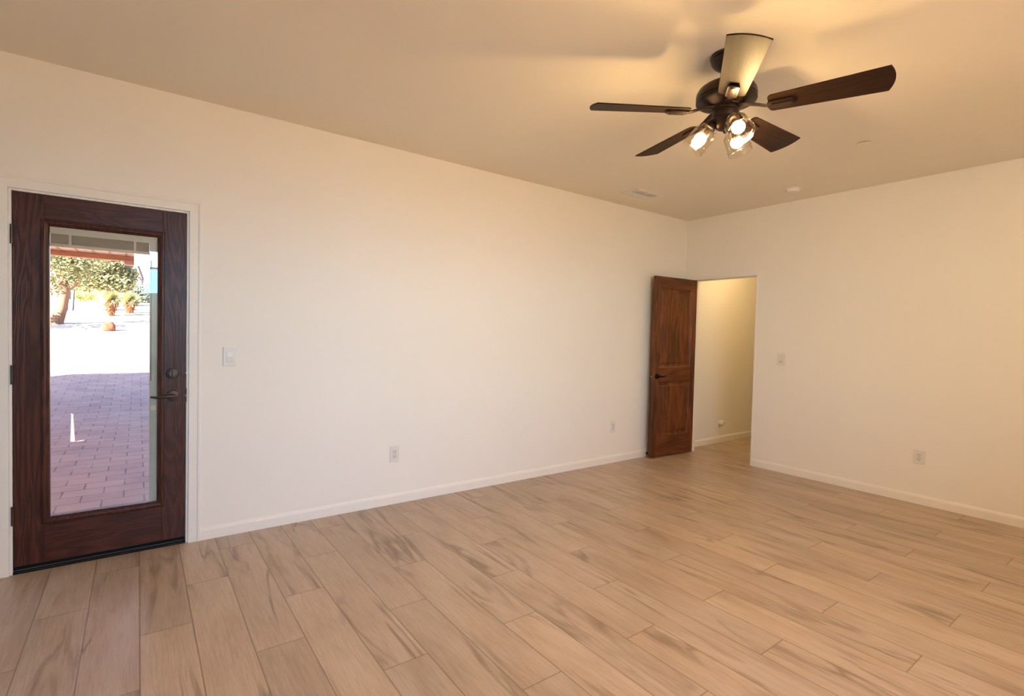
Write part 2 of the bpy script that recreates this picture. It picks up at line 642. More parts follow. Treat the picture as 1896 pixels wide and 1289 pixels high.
mb = MB()
picture_frame(mb, MX0, MX1, MZ0, MZ1, [(0.0, LY0 + 0.004), (0.0, LY0 - 0.007), (0.004, LY0 - 0.011), (0.011, LY0 - 0.012), (0.014, LY0 - 0.008),
                                       (0.019, LY0 - 0.007), (0.024, LY0 - 0.004), (0.030, LY0 + 0.000), (0.0348, LY0 + 0.006), (0.0352, LY1 - 0.01), (0.0, LY1 - 0.01), (0.0, LY0 + 0.004)])
mb.build('glazing_bead', M['mahogany'], d1)
pane_y = LY0 + 0.009
mb = MB()
mb.box((GX0 - 0.004, pane_y, GZ0 - 0.004), (GX1 + 0.004, pane_y + 0.003, GZ1 + 0.004))
mb.build('glass_pane', M['pane'], d1)
# blind between the panes: raised stack
by0, by1 = pane_y + 0.006, pane_y + 0.018
bl = empty('raised_blind', (GX0 - LX0, by0 - LY0, GZ1), parent=d1)
tag(bl, 'raised grey blind behind the glass')
mb = MB()
mb.box((GX0, by0, 1.843), (GX1, by1, GZ1 + 0.003), 0.001)
mb.box((-5.254, by0, 1.795), (GX1, by1, 1.845), 0.001)
mb.build('head_rail', M['blindwhite'], bl)
mb = MB()
zz = 1.7905
while zz < 1.8425:
    mb.box((GX0 + 0.002, by0 + 0.002, zz), (-5.2545, by1, zz + 0.0030), 0.0006, 1)
    zz += 0.0037
mb.build('slat_stack', M['slat'], bl)
mb = MB()
mb.box((GX0 + 0.001, by0, 1.7745), (-5.252, by1, 1.7900), 0.002)
mb.build('bottom_rail', M['blindwhite'], bl)
for xx in (-5.6135, -5.3240):
    mb = MB()
    mb.box((xx - 0.006, by0 - 0.001, 1.776), (xx + 0.006, by0 + 0.003, 1.845), 0.0015)
    mb.build('ladder_tape', M['blindwhite'], bl)
# operator track on the right of the glass
mb = MB()
mb.box((-5.2530, by0, GZ0 - 0.003), (GX1 + 0.003, by1, 1.703), 0.001)
tr = mb.build('blind_track', plain('pale_green_grey_track', (196, 202, 194), 0.4, var=0.02), d1)
mb = MB()
mb.box((-5.2480, by0 - 0.0015, 1.02), (-5.2430, by0 + 0.002, 1.742), 0.0006)
mb.build('track_groove', plain('grey_groove', (128, 122, 118), 0.5), tr)
mb = MB()
mb.box((-5.246, by0 - 0.002, 0.842), (-5.219, by0 + 0.002, 0.868), 0.001)
mb.build('slider_tab', M['blindwhite'], tr)


def lever_set(parent, c, ny, ldir, mat, r=0.033, length=0.112):
    """rosette and lever on a door face; c on the face, ny = outward normal in y, ldir = lever direction in x"""
    h = MB()
    h.lathe([(0, 0), (r, 0), (r, 0.004), (r * 0.93, 0.009), (r * 0.62, 0.012), (0.014, 0.014), (0.013, 0.040), (0, 0.040)], 32, along(c, (0, ny, 0)))
    ros = h.build('handle_rosette', mat, parent, True)
    h = MB()
    y = c[1] + ny * 0.045
    pts = [(c[0] - ldir * 0.010, y, c[2]), (c[0] + ldir * 0.01, y + ny * 0.003, c[2] + 0.002), (c[0] + ldir * 0.045, y + ny * 0.002, c[2] + 0.001),
           (c[0] + ldir * 0.08, y - ny * 0.004, c[2] - 0.004), (c[0] + ldir * length, y - ny * 0.010, c[2] + 0.001)]
    h.tube(pts, [0.010, 0.0115, 0.0085, 0.0075, 0.006], 12)
    h.build('handle_lever', mat, ros, True)
    return ros


lever_set(d1, (-5.135, LY0, 0.926), -1, -1, M['dark_metal'], 0.034)
mb = MB()
mb.lathe([(0, 0), (0.032, 0), (0.032, 0.006), (0.029, 0.012), (0.018, 0.015), (0.017, 0.017), (0, 0.017)], 32, along((-5.138, LY0, 1.062), (0, -1, 0)))
db = mb.build('deadbolt', M['dark_metal'], d1, True)
mb = MB()
mb.box((-5.1415, LY0 - 0.034, 1.045), (-5.1345, LY0 - 0.015, 1.079), 0.003)
mb.build('thumb_turn', M['dark_metal'], db, True)
# latch plates on the edge / jamb
mb = MB()
mb.box((LX1 - 0.0006, LY0 - 0.003, 0.885), (LX1 + 0.006, LY0 + 0.03, 0.967), 0.001)
mb.build('strike_plate', M['dark_metal'], d1)
mb = MB()
mb.box((LX1 - 0.002, LY0 - 0.0035, 0.918), (LX1 + 0.003, LY0 + 0.012, 0.930), 0.001)
mb.box((LX1 - 0.002, LY0 - 0.0035, 1.060), (LX1 + 0.003, LY0 + 0.012, 1.070), 0.001)
mb.build('latch_bolt', M['steel'], d1)
for hz in (1.817, 1.075, 0.319):
    mb = MB()
    mb.tube([(LX0 - 0.0015, LY0 - 0.006, hz - 0.051), (LX0 - 0.0015, LY0 - 0.006, hz + 0.051)], 0.0066, 14)
    for k in range(1, 5):
        mb.tube([(LX0 - 0.0015, LY0 - 0.006, hz - 0.051 + k * 0.0204 - 0.0006), (LX0 - 0.0015, LY0 - 0.006, hz - 0.051 + k * 0.0204 + 0.0006)], 0.0072, 14)
    hg = mb.build('hinge', M['dark_metal'], d1, True)
    mb = MB()
    mb.box((LX0 - 0.0125, LY0 - 0.0015, hz - 0.05), (LX0 - 0.008, LY0 + 0.02, hz + 0.05), 0.0006)
    mb.build('hinge_leaf', M['dark_metal'], hg)
mb = MB()
mb.box((LX0, LY0 + 0.001, 0.022), (LX1, LY1, LZ0), 0.002)
for k in range(2):
    mb.box((LX0, LY0 - 0.006, 0.012 + 0.011 * k), (LX1, LY0 + 0.002, 0.019 + 0.011 * k), 0.002)
mb.build('door_sweep', M['black_rubber'], d1)
mb = MB()
mb.box((DX0 + JT, -0.004, 0.0), (DX1 - JT, 0.16, 0.011), 0.003)
tag(mb.build('threshold', plain('black_threshold', (20, 17, 16), 0.6, spec=0.25)), 'black metal threshold under the glazed door', 'threshold', kind='structure')

# ------------------------------------------------------------------ door_2 : open knotty alder door
jt = 0.016
mb = MB()
mb.box((-0.004, OY0, 0.0), (WT + 0.004, OY0 + jt, OZ), 0.0015)
mb.box((-0.004, OY1 - jt, 0.0), (WT + 0.004, OY1, OZ), 0.0015)
mb.box((-0.004, OY0 + jt, OZ - jt), (WT + 0.004, OY1 - jt, OZ), 0.0015)
# door stop
mb.box((0.045, OY0 + jt, 0.0), (0.075, OY0 + jt + 0.010, OZ - jt), 0.002)
mb.box((0.045, OY1 - jt - 0.010, 0.0), (0.075, OY1 - jt, OZ - jt), 0.002)
mb.box((0.045, OY0 + jt, OZ - jt - 0.010), (0.075, OY1 - jt, OZ - jt), 0.002)
jam = mb.build('trim_3', M['trim'])
tag(jam, 'thin white jamb lining the passage opening', 'door jamb', kind='structure')
mb = MB()
mb.box((0.004, OY0 + jt - 0.0005, 0.885), (0.036, OY0 + jt + 0.002, 0.955), 0.001)
mb.build('strike_plate', M['dark_metal'], jam)

DW, DT, DH = 0.712, 0.035, 2.022
d2 = empty('door_2', (-0.004, -0.161, 0.010), 'knotty brown two-panel wooden door standing open', 'door', kind='structure')
# built closed-flat along local -X: face toward the room is local -Y; hinge at local origin
PX0, PX1 = -0.627, -0.082
PZ = ((0.232, 0.845), (1.005, 1.895))


def dbox(mb, x0, x1, z0, z1, y0=0.0, y1=DT, bev=0.002):
    mb.box((x0, y0, z0), (x1, y1, z1), bev)


mb = MB()
dbox(mb, -DW, PX0, 0.0, DH)
dbox(mb, PX1, 0.0, 0.0, DH)
door_parts = [mb.build('stile', M['alder'], d2, local=True)]
mb = MB()
dbox(mb, PX0, PX1, 0.0, PZ[0][0], 0.0004, DT - 0.0004)
dbox(mb, PX0, PX1, PZ[0][1], PZ[1][0], 0.0004, DT - 0.0004)
dbox(mb, PX0, PX1, PZ[1][1], DH, 0.0004, DT - 0.0004)
mb.build('rail', M['alder_rail'], d2, local=True)
for z0, z1 in PZ:
    mb = MB()
    prof = [(0.0, 0.001), (0.006, 0.006), (0.016, 0.010), (0.020, 0.013), (0.040, 0.013), (0.052, 0.007), (0.056, 0.005)]
    picture_frame(mb, PX0, PX1, z0, z1, prof)
    t = bmesh.new()
    i = 0.056
    vs = [t.verts.new(p) for p in ((PX0 + i, 0.005, z0 + i), (PX1 - i, 0.005, z0 + i), (PX1 - i, 0.005, z1 - i), (PX0 + i, 0.005, z1 - i))]
    t.faces.new(vs)
    mb.merge(t)
    mb.box((PX0, 0.015, z0), (PX1, DT - 0.012, z1))
    mb.build('raised_panel', M['alder'], d2, local=True)
h = MB()
hc = (-DW + 0.066, 0.0, 0.908)
h.lathe([(0, 0), (0.031, 0), (0.031, 0.004), (0.028, 0.009), (0.016, 0.012), (0.012, 0.014), (0.011, 0.040), (0, 0.040)], 28, along(hc, (0, -1, 0)))
ros = h.build('handle_rosette', M['black_rubber'], d2, True, local=True)
h = MB()
h.tube([(hc[0] - 0.010, -0.045, hc[2]), (hc[0] + 0.012, -0.047, hc[2] + 0.001), (hc[0] + 0.05, -0.046, hc[2] - 0.004), (hc[0] + 0.105, -0.038, hc[2] + 0.008)], [0.010, 0.0115, 0.008, 0.006], 12)
h.build('handle_lever', M['black_rubber'], ros, True, local=True)
mb = MB()
mb.box((-DW - 0.0012, 0.004, 0.878), (-DW + 0.001, DT - 0.004, 0.938), 0.0004)
lp = mb.build('latch_plate', M['dark_metal'], d2, local=True)
mb = MB()
mb.box((-DW - 0.009, 0.010, 0.900), (-DW, DT - 0.010, 0.916), 0.002)
mb.build('latch_bolt', M['steel'], lp, local=True)
for hz in (0.25, 1.02, 1.80):
    mb = MB()
    mb.tube([(0.003, DT + 0.004, hz - 0.045), (0.003, DT + 0.004, hz + 0.045)], 0.006, 12)
    mb.build('hinge', M['dark_metal'], d2, True, local=True)
d2.rotation_euler = (0, 0, math.radians(-3.2))

# door stop on the baseboard behind the open door
ds = empty('door_stop', (-0.648, -0.013, 0.036), 'small black door stop on the baseboard behind the wooden door', 'door stop')
h = MB()
h.lathe([(0, 0), (0.013, 0), (0.013, 0.003), (0.0055, 0.008), (0.0050, 0.045), (0, 0.045)], 20, along((-0.648, -0.013, 0.036), (0, -1, 0)))
h.build('stop_rod', M['black_rubber'], ds, True)
h = MB()
h.lathe([(0, 0), (0.0085, 0), (0.0085, 0.012), (0.006, 0.016), (0, 0.016)], 20, along((-0.648, -0.058, 0.036), (0, -1, 0)))
h.build('rubber_tip', M['black_rubber'], ds, True)


# ------------------------------------------------------------------ switches and outlets
def wall_plate(name, c, wall, label, cat, kind, w=0.078, hgt=0.124, group=None):
    """plate built facing local -Y then turned to its wall"""
    root = empty(name, c, label, cat, group)
    mb = MB()
    mb.box((-w / 2, -0.006, -hgt / 2), (w / 2, 0.0, hgt / 2), 0.003, 3)
    mb.build('cover_plate', M['plastic'], root, local=True)
    if kind == 'rocker' or kind == 'dimmer':
        mb = MB()
        mb.box((-0.0185, -0.0068, -0.0355), (0.0185, -0.0055, 0.0355), 0.0006)
        fr = mb.build('switch_frame', plain('switch_frame_grey', (214, 212, 208), 0.4, var=0.01), root, local=True)
        mb = MB()
        t = bmesh.new()
        pts = [(-0.0068, -0.0325), (-0.0105, 0.0), (-0.0078, 0.0325)]
        A = [t.verts.new((-0.0165, y, z)) for y, z in pts] + [t.verts.new((-0.0165, -0.005, 0.0325)), t.verts.new((-0.0165, -0.005, -0.0325))]
        B = [t.verts.new((0.0165, v.co.y, v.co.z)) for v in A]
        n = len(A)
        for i in range(n):
            j = (i + 1) % n
            t.faces.new((A[i], A[j], B[j], B[i]))
        t.faces.new(A); t.faces.new(B[::-1])
        bmesh.ops.recalc_face_normals(t, faces=list(t.faces))
        mb.merge(t)
        mb.build('rocker', M['plastic'], root, local=True)
        if kind == 'dimmer':
            mb = MB()
            mb.box((-0.011, -0.0135, -0.026), (0.011, -0.0085, -0.016), 0.002)
            mb.build('dimmer_slide', plain('grey_slide', (178, 170, 158), 0.4), root, local=True)
    else:
        mb = MB()
        mb.box((-0.0175, -0.0085, -0.0345), (0.0175, -0.0055, 0.0345), 0.002)
        fc = mb.build('receptacle_face', plain('receptacle_white', (224, 222, 218), 0.35, var=0.01), root, local=True)
        for dz in (0.0175, -0.0175):
            mb = MB()
            for sx, hh in ((-0.0065, 0.0045), (0.0065, 0.0036)):
                mb.box((sx - 0.0013, -0.0092, dz + 0.004 - hh), (sx + 0.0013, -0.0082, dz + 0.004 + hh))
            mb.lathe([(0, 0), (0.0028, 0), (0.0028, 0.0008), (0, 0.0008)], 14, along((0, -0.0084, dz - 0.008), (0, -1, 0)))
            mb.build('socket_slots', M['slot'], fc, local=True)
    for dz in (hgt * 0.39, -hgt * 0.39):
        mb = MB()
        mb.lathe([(0, 0), (0.003, 0), (0.0025, 0.001), (0, 0.001)], 12, along((0, -0.006, dz), (0, -1, 0)))
        mb.build('plate_screw', M['plastic'], root, local=True)
    if wall == 'x':
        root.rotation_euler = (0, 0, math.radians(-90))
    return root


wall_plate('light_switch', (-4.8315, 0.0, 1.1635), 'y', 'white rocker light switch on the wall right of the glazed door', 'light switch', 'rocker', 0.075)
wall_plate('light_switch', (0.0, -1.160, 1.155), 'x', 'white dimmer light switch on the wall right of the passage opening', 'light switch', 'dimmer', 0.080)
wall_plate('electrical_outlet', (-3.6865, 0.0, 0.391), 'y', 'white outlet low on the long wall nearer the glazed door', 'outlet', 'outlet')
wall_plate('electrical_outlet', (-1.210, 0.0, 0.383), 'y', 'white outlet low on the long wall nearer the wooden door', 'outlet', 'outlet')
wall_plate('electrical_outlet', (0.0, -2.332, 0.396), 'x', 'white outlet low on the wall right of the passage opening', 'outlet', 'outlet', 0.082, 0.118)

# night light in the passage
nl = empty('night_light', (0.82, 0.0, 0.262), 'small white plug-in night light low on the passage wall', 'night light')
mb = MB()
mb.box((0.785, -0.006, 0.205), (0.858, 0.0, 0.320), 0.003)
mb.build('cover_plate', M['plastic'], nl)
mb = MB()
mb.lathe([(0, 0), (0.030, 0), (0.034, 0.012), (0.033, 0.040), (0.027, 0.056), (0.012, 0.062), (0, 0.063)], 28, along((0.82, -0.006, 0.262), (0, -1, 0)))
mb.build('light_body', M['plastic'], nl, True)

# ------------------------------------------------------------------ ceiling fittings
sm = empty('smoke_detector', (-0.452, -1.426, H), 'round white smoke detector on the ceiling near the far wall', 'smoke detector')
mb = MB()
mb.lathe([(0, H), (0.068, H), (0.068, H - 0.007), (0.064, H - 0.010), (0, H - 0.010)], 40, Matrix.Translation((-0.452, -1.426, 0)))
mb.build('mounting_ring', M['plastic'], sm, True)
mb = MB()
mb.lathe([(0.057, H - 0.009), (0.056, H - 0.022), (0.050, H - 0.033), (0.030, H - 0.039), (0, H - 0.040)], 40, Matrix.Translation((-0.452, -1.426, 0)), cap=False)
mb.build('detector_body', M['plastic'], sm, True)

sp = empty('sprinkler_cover', (-1.194, -2.258, H), 'flat round ceiling cover plate right of the fan', 'sprinkler cover')
mb = MB()
mb.lathe([(0, H - 0.009), (0.041, H - 0.009), (0.043, H - 0.007), (0.043, H - 0.005), (0, H - 0.005)], 40, Matrix.Translation((-1.194, -2.258, 0)))
mb.build('cover_disc', M['ceil'], sp, True)
mb = MB()
mb.lathe([(0.034, H - 0.006), (0.034, H)], 32, Matrix.Translation((-1.194, -2.258, 0)), cap=False)
mb.build('cover_collar', plain('shadow_gap_metal', (120, 100, 78), 0.5), sp, True)

vn = empty('air_vent', (-1.335, -0.405, H), 'flat white air vent on the ceiling near the room corner', 'air vent')
vx0, vx1, vy0, vy1 = -1.515, -1.160, -0.512, -0.298
mb = MB()
fr = 0.026
for a, b in (((vx0, vy0), (vx1, vy0 + fr)), ((vx0, vy1 - fr), (vx1, vy1)), ((vx0, vy0 + fr), (vx0 + fr, vy1 - fr)), ((vx1 - fr, vy0 + fr), (vx1, vy1 - fr))):
    mb.box((a[0], a[1], H - 0.008), (b[0], b[1], H), 0.002)
mb.build('vent_frame', M['plastic'], vn)
nsl = 9
for k in range(nsl):
    yy = vy0 + fr + 0.009 + k * ((vy1 - vy0 - 2 * fr - 0.018) / (nsl - 1))
    mb = MB()
    t = bmesh.new()
    bmesh.ops.create_cube(t, size=1.0)
    t.transform(Matrix.Translation(((vx0 + vx1) / 2, yy, H - 0.006)) @ Matrix.Rotation(math.radians(9 if k < nsl / 2 else -9), 4, 'X') @ Matrix.Diagonal((vx1 - vx0 - 2 * fr + 0.004, 0.0185, 0.0012, 1)))
    mb.merge(t)
    mb.build('vent_slat', M['plastic'], vn)

# flush lamps out of view: one lights the passage, one is added room fill
def flush_lamp(x, y, mat, label):
    hl = empty('ceiling_light', (x, y, H), label, 'ceiling lamp')
    mb = MB()
    mb.lathe([(0, H), (0.15, H), (0.15, H - 0.025), (0.145, H - 0.028), (0, H - 0.028)], 36, Matrix.Translation((x, y, 0)))
    mb.build('lamp_base', M['bronze'], hl, True)
    mb = MB()
    mb.lathe([(0.138, H - 0.0285), (0.13, H - 0.05), (0.10, H - 0.07), (0.05, H - 0.082), (0, H - 0.085)], 36, Matrix.Translation((x, y, 0)), cap=False)
    mb.build('lamp_diffuser', mat, hl, True)


flush_lamp(0.75, -0.62, M['hall_bulb'], 'round flush ceiling lamp lighting the passage')
flush_lamp(-0.9, -4.1, M['room_fill'], 'round flush lamp added out of view as fill in the right rear of the room')

# ------------------------------------------------------------------ ceiling fan
FX, FY = -2.965, -2.281
fan = empty('ceiling_fan', (FX, FY, H), 'bronze five-blade ceiling fan with three lit clear glass shades', 'ceiling fan')
T0 = Matrix.Translation((FX, FY, 0))
mb = MB()
mb.lathe([(0, H - 0.001), (0.078, H - 0.001), (0.081, H - 0.006), (0.081, H - 0.012), (0.076, H - 0.016), (0.076, H - 0.020), (0.078, H - 0.023),
          (0.074, H - 0.035), (0.062, H - 0.052), (0.042, H - 0.068), (0.026, H - 0.074), (0.024, H - 0.080), (0, H - 0.080)], 48, T0)
mb.build('canopy', M['bronze'], fan, True)
mb = MB()
mb.lathe([(0.0, H - 0.07), (0.0125, H - 0.07), (0.0125, 2.62), (0.026, 2.615), (0.028, 2.598), (0, 2.598)], 24, T0)
mb.build('downrod', M['bronze'], fan, True)
mb = MB()
mb.lathe([(0, 2.608), (0.050, 2.607), (0.090, 2.604), (0.115, 2.597), (0.130, 2.586), (0.139, 2.570), (0.142, 2.556), (0.142, 2.541), (0.138, 2.5385),
          (0.138, 2.535), (0.142, 2.532), (0.142, 2.527), (0.138, 2.523), (0.122, 2.517), (0.095, 2.508), (0.075, 2.500), (0.072, 2.494), (0, 2.494)], 56, T0)
mb.build('motor_housing', M['bronze'], fan, True)
mb = MB()
mb.lathe([(0, 2.496), (0.062, 2.496), (0.064, 2.488), (0.062, 2.480), (0.058, 2.478), (0.058, 2.474), (0.062, 2.471), (0.063, 2.452), (0.060, 2.447),
          (0.060, 2.444), (0.062, 2.440), (0.060, 2.432), (0.052, 2.424), (0.050, 2.410), (0.044, 2.398), (0.030, 2.390), (0.012, 2.386), (0.010, 2.376), (0.004, 2.371), (0, 2.371)], 44, T0)
kit = mb.build('light_kit_hub', M['bronze'], fan, True)

# blades
PITCH = math.radians(13.0)
ZB = 2.475 - H


def hw(r):
    t = (r - 0.20) / (0.656 - 0.20)
    return 0.060 + 0.023 * t


out = []
r0, r1 = 0.190, 0.656
out.append((r0, -hw(r0) + 0.016)); out.append((r0 + 0.005, -hw(r0) + 0.006)); out.append((r0 + 0.016, -hw(r0)))
for k in range(1, 13):
    r = r0 + 0.016 + (r1 - r0 - 0.016) * k / 12
    out.append((r, -hw(r)))
for k in range(1, 12):
    t = -1 + 2 * k / 12.0
    out.append((r1 + 0.020 * (1 - t * t), hw(r1) * t))
for k in range(0, 13):
    r = r1 - (r1 - r0 - 0.016) * k / 12
    out.append((r, hw(r)))
out.append((r0 + 0.005, hw(r0) - 0.006)); out.append((r0, hw(r0) - 0.016))
tilt = Matrix.Rotation(-PITCH, 4, 'X')
mb = MB()
mb.poly(out, -0.003, 0.003, 0.0012, tilt)
blade = mb.build('fan_blade', M['blade'], fan, local=True)
blade.location = (0, 0, ZB)
mb = MB()
plate = [(0.185, -0.012), (0.192, -0.023), (0.200, -0.026), (0.288, -0.026), (0.297, -0.020), (0.297, 0.020), (0.288, 0.026), (0.200, 0.026), (0.192, 0.023), (0.185, 0.012)]
mb.poly(plate, -0.015, -0.0032, 0.004, tilt)
mb.box((0.206, -0.017, -0.0175), (0.286, 0.017, -0.0145), 0.0015)
t = bmesh.new()
bmesh.ops.create_cube(t, size=1.0)
bm_arm = MB()
bm_arm.tube([(0.060, 0, 0.020), (0.100, 0, 0.018), (0.140, 0, 0.006), (0.175, 0, -0.006), (0.205, 0, -0.009)], [0.022, 0.019, 0.016, 0.016, 0.020], 12, flat=0.38)
me = bpy.data.meshes.new('tmp'); bm_arm.bm.to_mesh(me); bm_arm.bm.free(); mb.bm.from_mesh(me); bpy.data.meshes.remove(me)
t.free()
iron = mb.build('blade_iron', M['bronze'], blade, True, local=True)
blade.rotation_euler = (0, 0, math.radians(146.2))
for k in range(1, 5):
    b = copy_tree(blade, fan)
    b.rotation_euler = (0, 0, math.radians(146.2 - 72 * k))

# light arms with socket, bulb and jar shade
TA = math.radians(40)
RB, ZBULB = 0.112, 2.360 - H
arm = empty('light_arm_origin', (0, 0, 0))
ax = Vector((math.sin(TA), 0, -math.cos(TA)))
bc = Vector((RB, 0, ZBULB))           # bulb centre
top = bc - ax * 0.062                 # shade top
bpy.data.objects.remove(arm)
mb = MB()
hub = Vector((0.030, 0, 2.438 - H))
st = top - ax * 0.030
mb.tube([hub, hub + Vector((0.022, 0, 0.004)), hub + Vector((0.036, 0, -0.002)), (st + hub + Vector((0.040, 0, -0.006))) / 2 + Vector((0.004, 0, 0)), st, st + ax * 0.006], [0.011, 0.010, 0.0095, 0.0095, 0.011, 0.012], 12)
arm = mb.build('light_arm', M['bronze'], fan, True, local=True)
mb = MB()
mb.lathe([(0, 0), (0.013, 0), (0.020, 0.004), (0.025, 0.010), (0.026, 0.022), (0.031, 0.026), (0.031, 0.033), (0.027, 0.036), (0, 0.036)], 28, along(st, ax))
for k in range(3):
    a = 2 * math.pi * k / 3
    s = along(st, ax) @ Vector((0.030 * math.cos(a), 0.030 * math.sin(a), 0.030))
    e = along(st, ax) @ Vector((0.043 * math.cos(a), 0.043 * math.sin(a), 0.030))
    mb.tube([s, e], 0.0028, 8)
mb.build('lamp_socket', M['bronze'], arm, True, local=True)
mb = MB()
prof = [(0.026, 0.003), (0.036, 0.002), (0.040, 0.006), (0.040, 0.016), (0.044, 0.022), (0.053, 0.031), (0.056, 0.040), (0.0565, 0.095), (0.0575, 0.101),
        (0.0605, 0.104), (0.0605, 0.108), (0.0575, 0.111), (0.0580, 0.124), (0.0600, 0.128), (0.0585, 0.130), (0.0560, 0.128), (0.0545, 0.108), (0.0535, 0.095), (0.0530, 0.042), (0.050, 0.034), (0.041, 0.024), (0.037, 0.016), (0.036, 0.006), (0.026, 0.006)]
mb.lathe(prof, 40, along(top - ax * 0.004, ax), cap=False)
mb.build('glass_shade', M['jar'], arm, True, local=True)
mb = MB()
mb.lathe([(0.0, -0.054), (0.012, -0.054), (0.0125, -0.038), (0.0155, -0.024), (0.012, -0.012), (0.0, -0.012)], 24, along(bc, ax))
mb.build('bulb_base', M['bulb_base'], arm, True, local=True)
mb = MB()
mb.lathe([(0.0310 * math.cos(math.radians(-58 + 74 * k / 9)), 0.0045 + 0.0310 * math.sin(math.radians(-58 + 74 * k / 9))) for k in range(10)], 24, along(bc, ax), cap=False)
mb.build('bulb_collar', M['bulb_rim'], arm, True, local=True)
mb = MB()
bp = [(0.0298 * math.cos(math.radians(16 + 74 * k / 7)), 0.0045 + 0.0298 * math.sin(math.radians(16 + 74 * k / 7))) for k in range(7)] + [(0.0, 0.0343)]
mb.lathe(bp, 20, along(bc, ax), cap=False)
mb.build('light_bulb', M['bulb'], arm, True, local=True)
arm.rotation_euler = (0, 0, math.radians(-148.2 + 30))
for k in (-90, 150):
    a2 = copy_tree(arm, fan)
    a2.rotation_euler = (0, 0, math.radians(-148.2 + k))


# ------------------------------------------------------------------ outdoors
def ground_z(y):
    if y < 6.5: return -0.05
    if y < 10: return -0.05 + (y - 6.5) / 3.5 * 0.35
    if y < 18.3: return 0.30 + (y - 10) / 8.3 * 1.02
    return 1.32 + (y - 18.3) * 0.10


def mat_pavers():
    m, nt, out = newmat('brick_pavers')
    g = G(nt)
    p = g.pos()
    b = nt.nodes.new('ShaderNodeTexBrick')
    b.offset = 0.5
    b.inputs['Scale'].default_value = 1.0
    b.inputs['Brick Width'].default_value = 0.27
    b.inputs['Row Height'].default_value = 0.20
    b.inputs['Mortar Size'].default_value = 0.006
    b.inputs['Color1'].default_value = lin((172, 134, 118))
    b.inputs['Color2'].default_value = lin((148, 114, 106))
    b.inputs['Mortar'].default_value = lin((96, 66, 58))
    nt.links.new(p, b.inputs['Vector'])
    n = g.noise(p, 3.5, 4)
    c = g.mix(g.ramp(n, [(0.35, (0, 0, 0)), (0.7, (0.6, 0.6, 0.6))]), b.outputs['Color'], lin((178, 146, 130)))
    g.bsdf(out, c, 0.75, bump=g.m('MULTIPLY', b.outputs['Fac'], -1.0), bstr=0.4, bdist=0.008)
    return m


def mat_ground():
    m, nt, out = newmat('desert_gravel')
    g = G(nt)
    n = g.noise(g.pos(), 4, 6, 0.65)
    g.bsdf(out, g.ramp(n, [(0.3, lin((168, 140, 122))), (0.7, lin((206, 184, 162)))]), 0.9)
    return m


mb = MB()
mb.box((-18.0, 0.16, -0.15), (8.0, 10.15, -0.05))
t = bmesh.new()
tag_rows = []
ys = [6.5 + 3.6 * k / 8 for k in range(9)]
rows = [[t.verts.new((x, y, ground_z(min(y, 10.4)) + 0.012)) for x in (-18.0, 8.0)] for y in ys]
for A, B in zip(rows[:-1], rows[1:]):
    t.faces.new((A[0], A[1], B[1], B[0]))
mb.bm.free(); mb.bm = bmesh.new()
mb.box((-18.0, 0.16, -0.15), (8.0, 6.5, -0.038))
mb.merge(t)
tag(mb.build('patio_paving', mat_pavers()), 'reddish brick paver patio in the shade outside the glass', 'patio', kind='structure')

t = bmesh.new()
yy = [-20, 0, 6.0, 6.5, 8, 10, 12, 14, 16, 18.3, 22, 30, 45, 70, 110]
rows = []
for y in yy:
    zz = ground_z(y) if y > 6 else -0.11
    if y > 45: zz = ground_z(45) + (y - 45) * 0.02
    rows.append([t.verts.new((x, y, zz + (0.10 * math.sin(x * 0.7 + y) * min(1, max(0, (y - 12) / 10))))) for x in [-60 + 4 * k for k in range(36)]])
for A, B in zip(rows[:-1], rows[1:]):
    for i in range(35):
        t.faces.new((A[i], A[i + 1], B[i + 1], B[i]))
mb = MB(); mb.merge(t)
tag(mb.build('ground', mat_ground(), smooth=True), 'bright sunlit gravel yard rising beyond the patio', 'ground', kind='structure')

# patio cover with its beam, rafters
M['tg'] = mat_wood('tongue_groove_boards', (240, 196, 160), (246, 208, 174), (250, 218, 188), 'x', rough=0.6, rings=3, fine_str=0.7)
M['beam'] = mat_wood('redwood_beam', (160, 100, 70), (180, 116, 84), (196, 132, 98), 'x', rough=0.6, rings=4, fine_str=0.7)
pc = empty('patio_cover', (-11.0, 3.4, 2.4), 'wooden patio roof with a red-brown beam outside the glass', 'patio roof')
mb = MB()
RX1 = -5.36
# roof boards with one narrow open slot that lets a sliver of sun reach the paving
sl = [(-11.93, 3.16), (-11.70, 0.46)]
BZ, RT = 2.462, 0.006
mb.poly([(-20.0, 0.17), (-11.60, 0.17), (-11.60, 6.72), (-12.15, 6.05), (-20.0, 6.05)], BZ, BZ + RT)
mb.box((-11.00, 0.17, BZ), (RX1, 6.75, BZ + RT))
mb.box((-11.60, 3.22, BZ), (-11.00, 6.75, BZ + RT))
mb.box((-11.60, 0.17, BZ), (-11.00, 0.69, BZ + RT))
mb.poly([(-11.60, 0.69), (-11.281, 0.69), (-11.492, 3.46), (-11.60, 3.46)], BZ, BZ + RT)
mb.poly([(-11.235, 0.69), (-11.00, 0.69), (-11.00, 0.86), (-11.150, 0.86)], BZ, BZ + RT)
mb.poly([(-11.244, 0.80), (-11.150, 0.86), (-11.00, 0.86), (-11.00, 3.46), (-11.468, 3.46)], BZ, BZ + RT)
mb.poly([(-20.0, 6.00), (-12.15, 6.00), (-11.55, 6.66), (RX1, 6.66), (RX1, 6.77), (-11.60, 6.77), (-12.20, 6.10), (-20.0, 6.10)], BZ + RT, BZ + 0.30)
mb.build('roof_boards', M['tg'], pc)
mb = MB()
mb.box((-11.6, 6.62, 2.385), (RX1, 6.77, BZ), 0.004)
mb.box((RX1 - 0.13, 6.58, 2.325), (RX1, 6.80, 2.40), 0.012)
mb.build('roof_beam', M['beam'], pc)
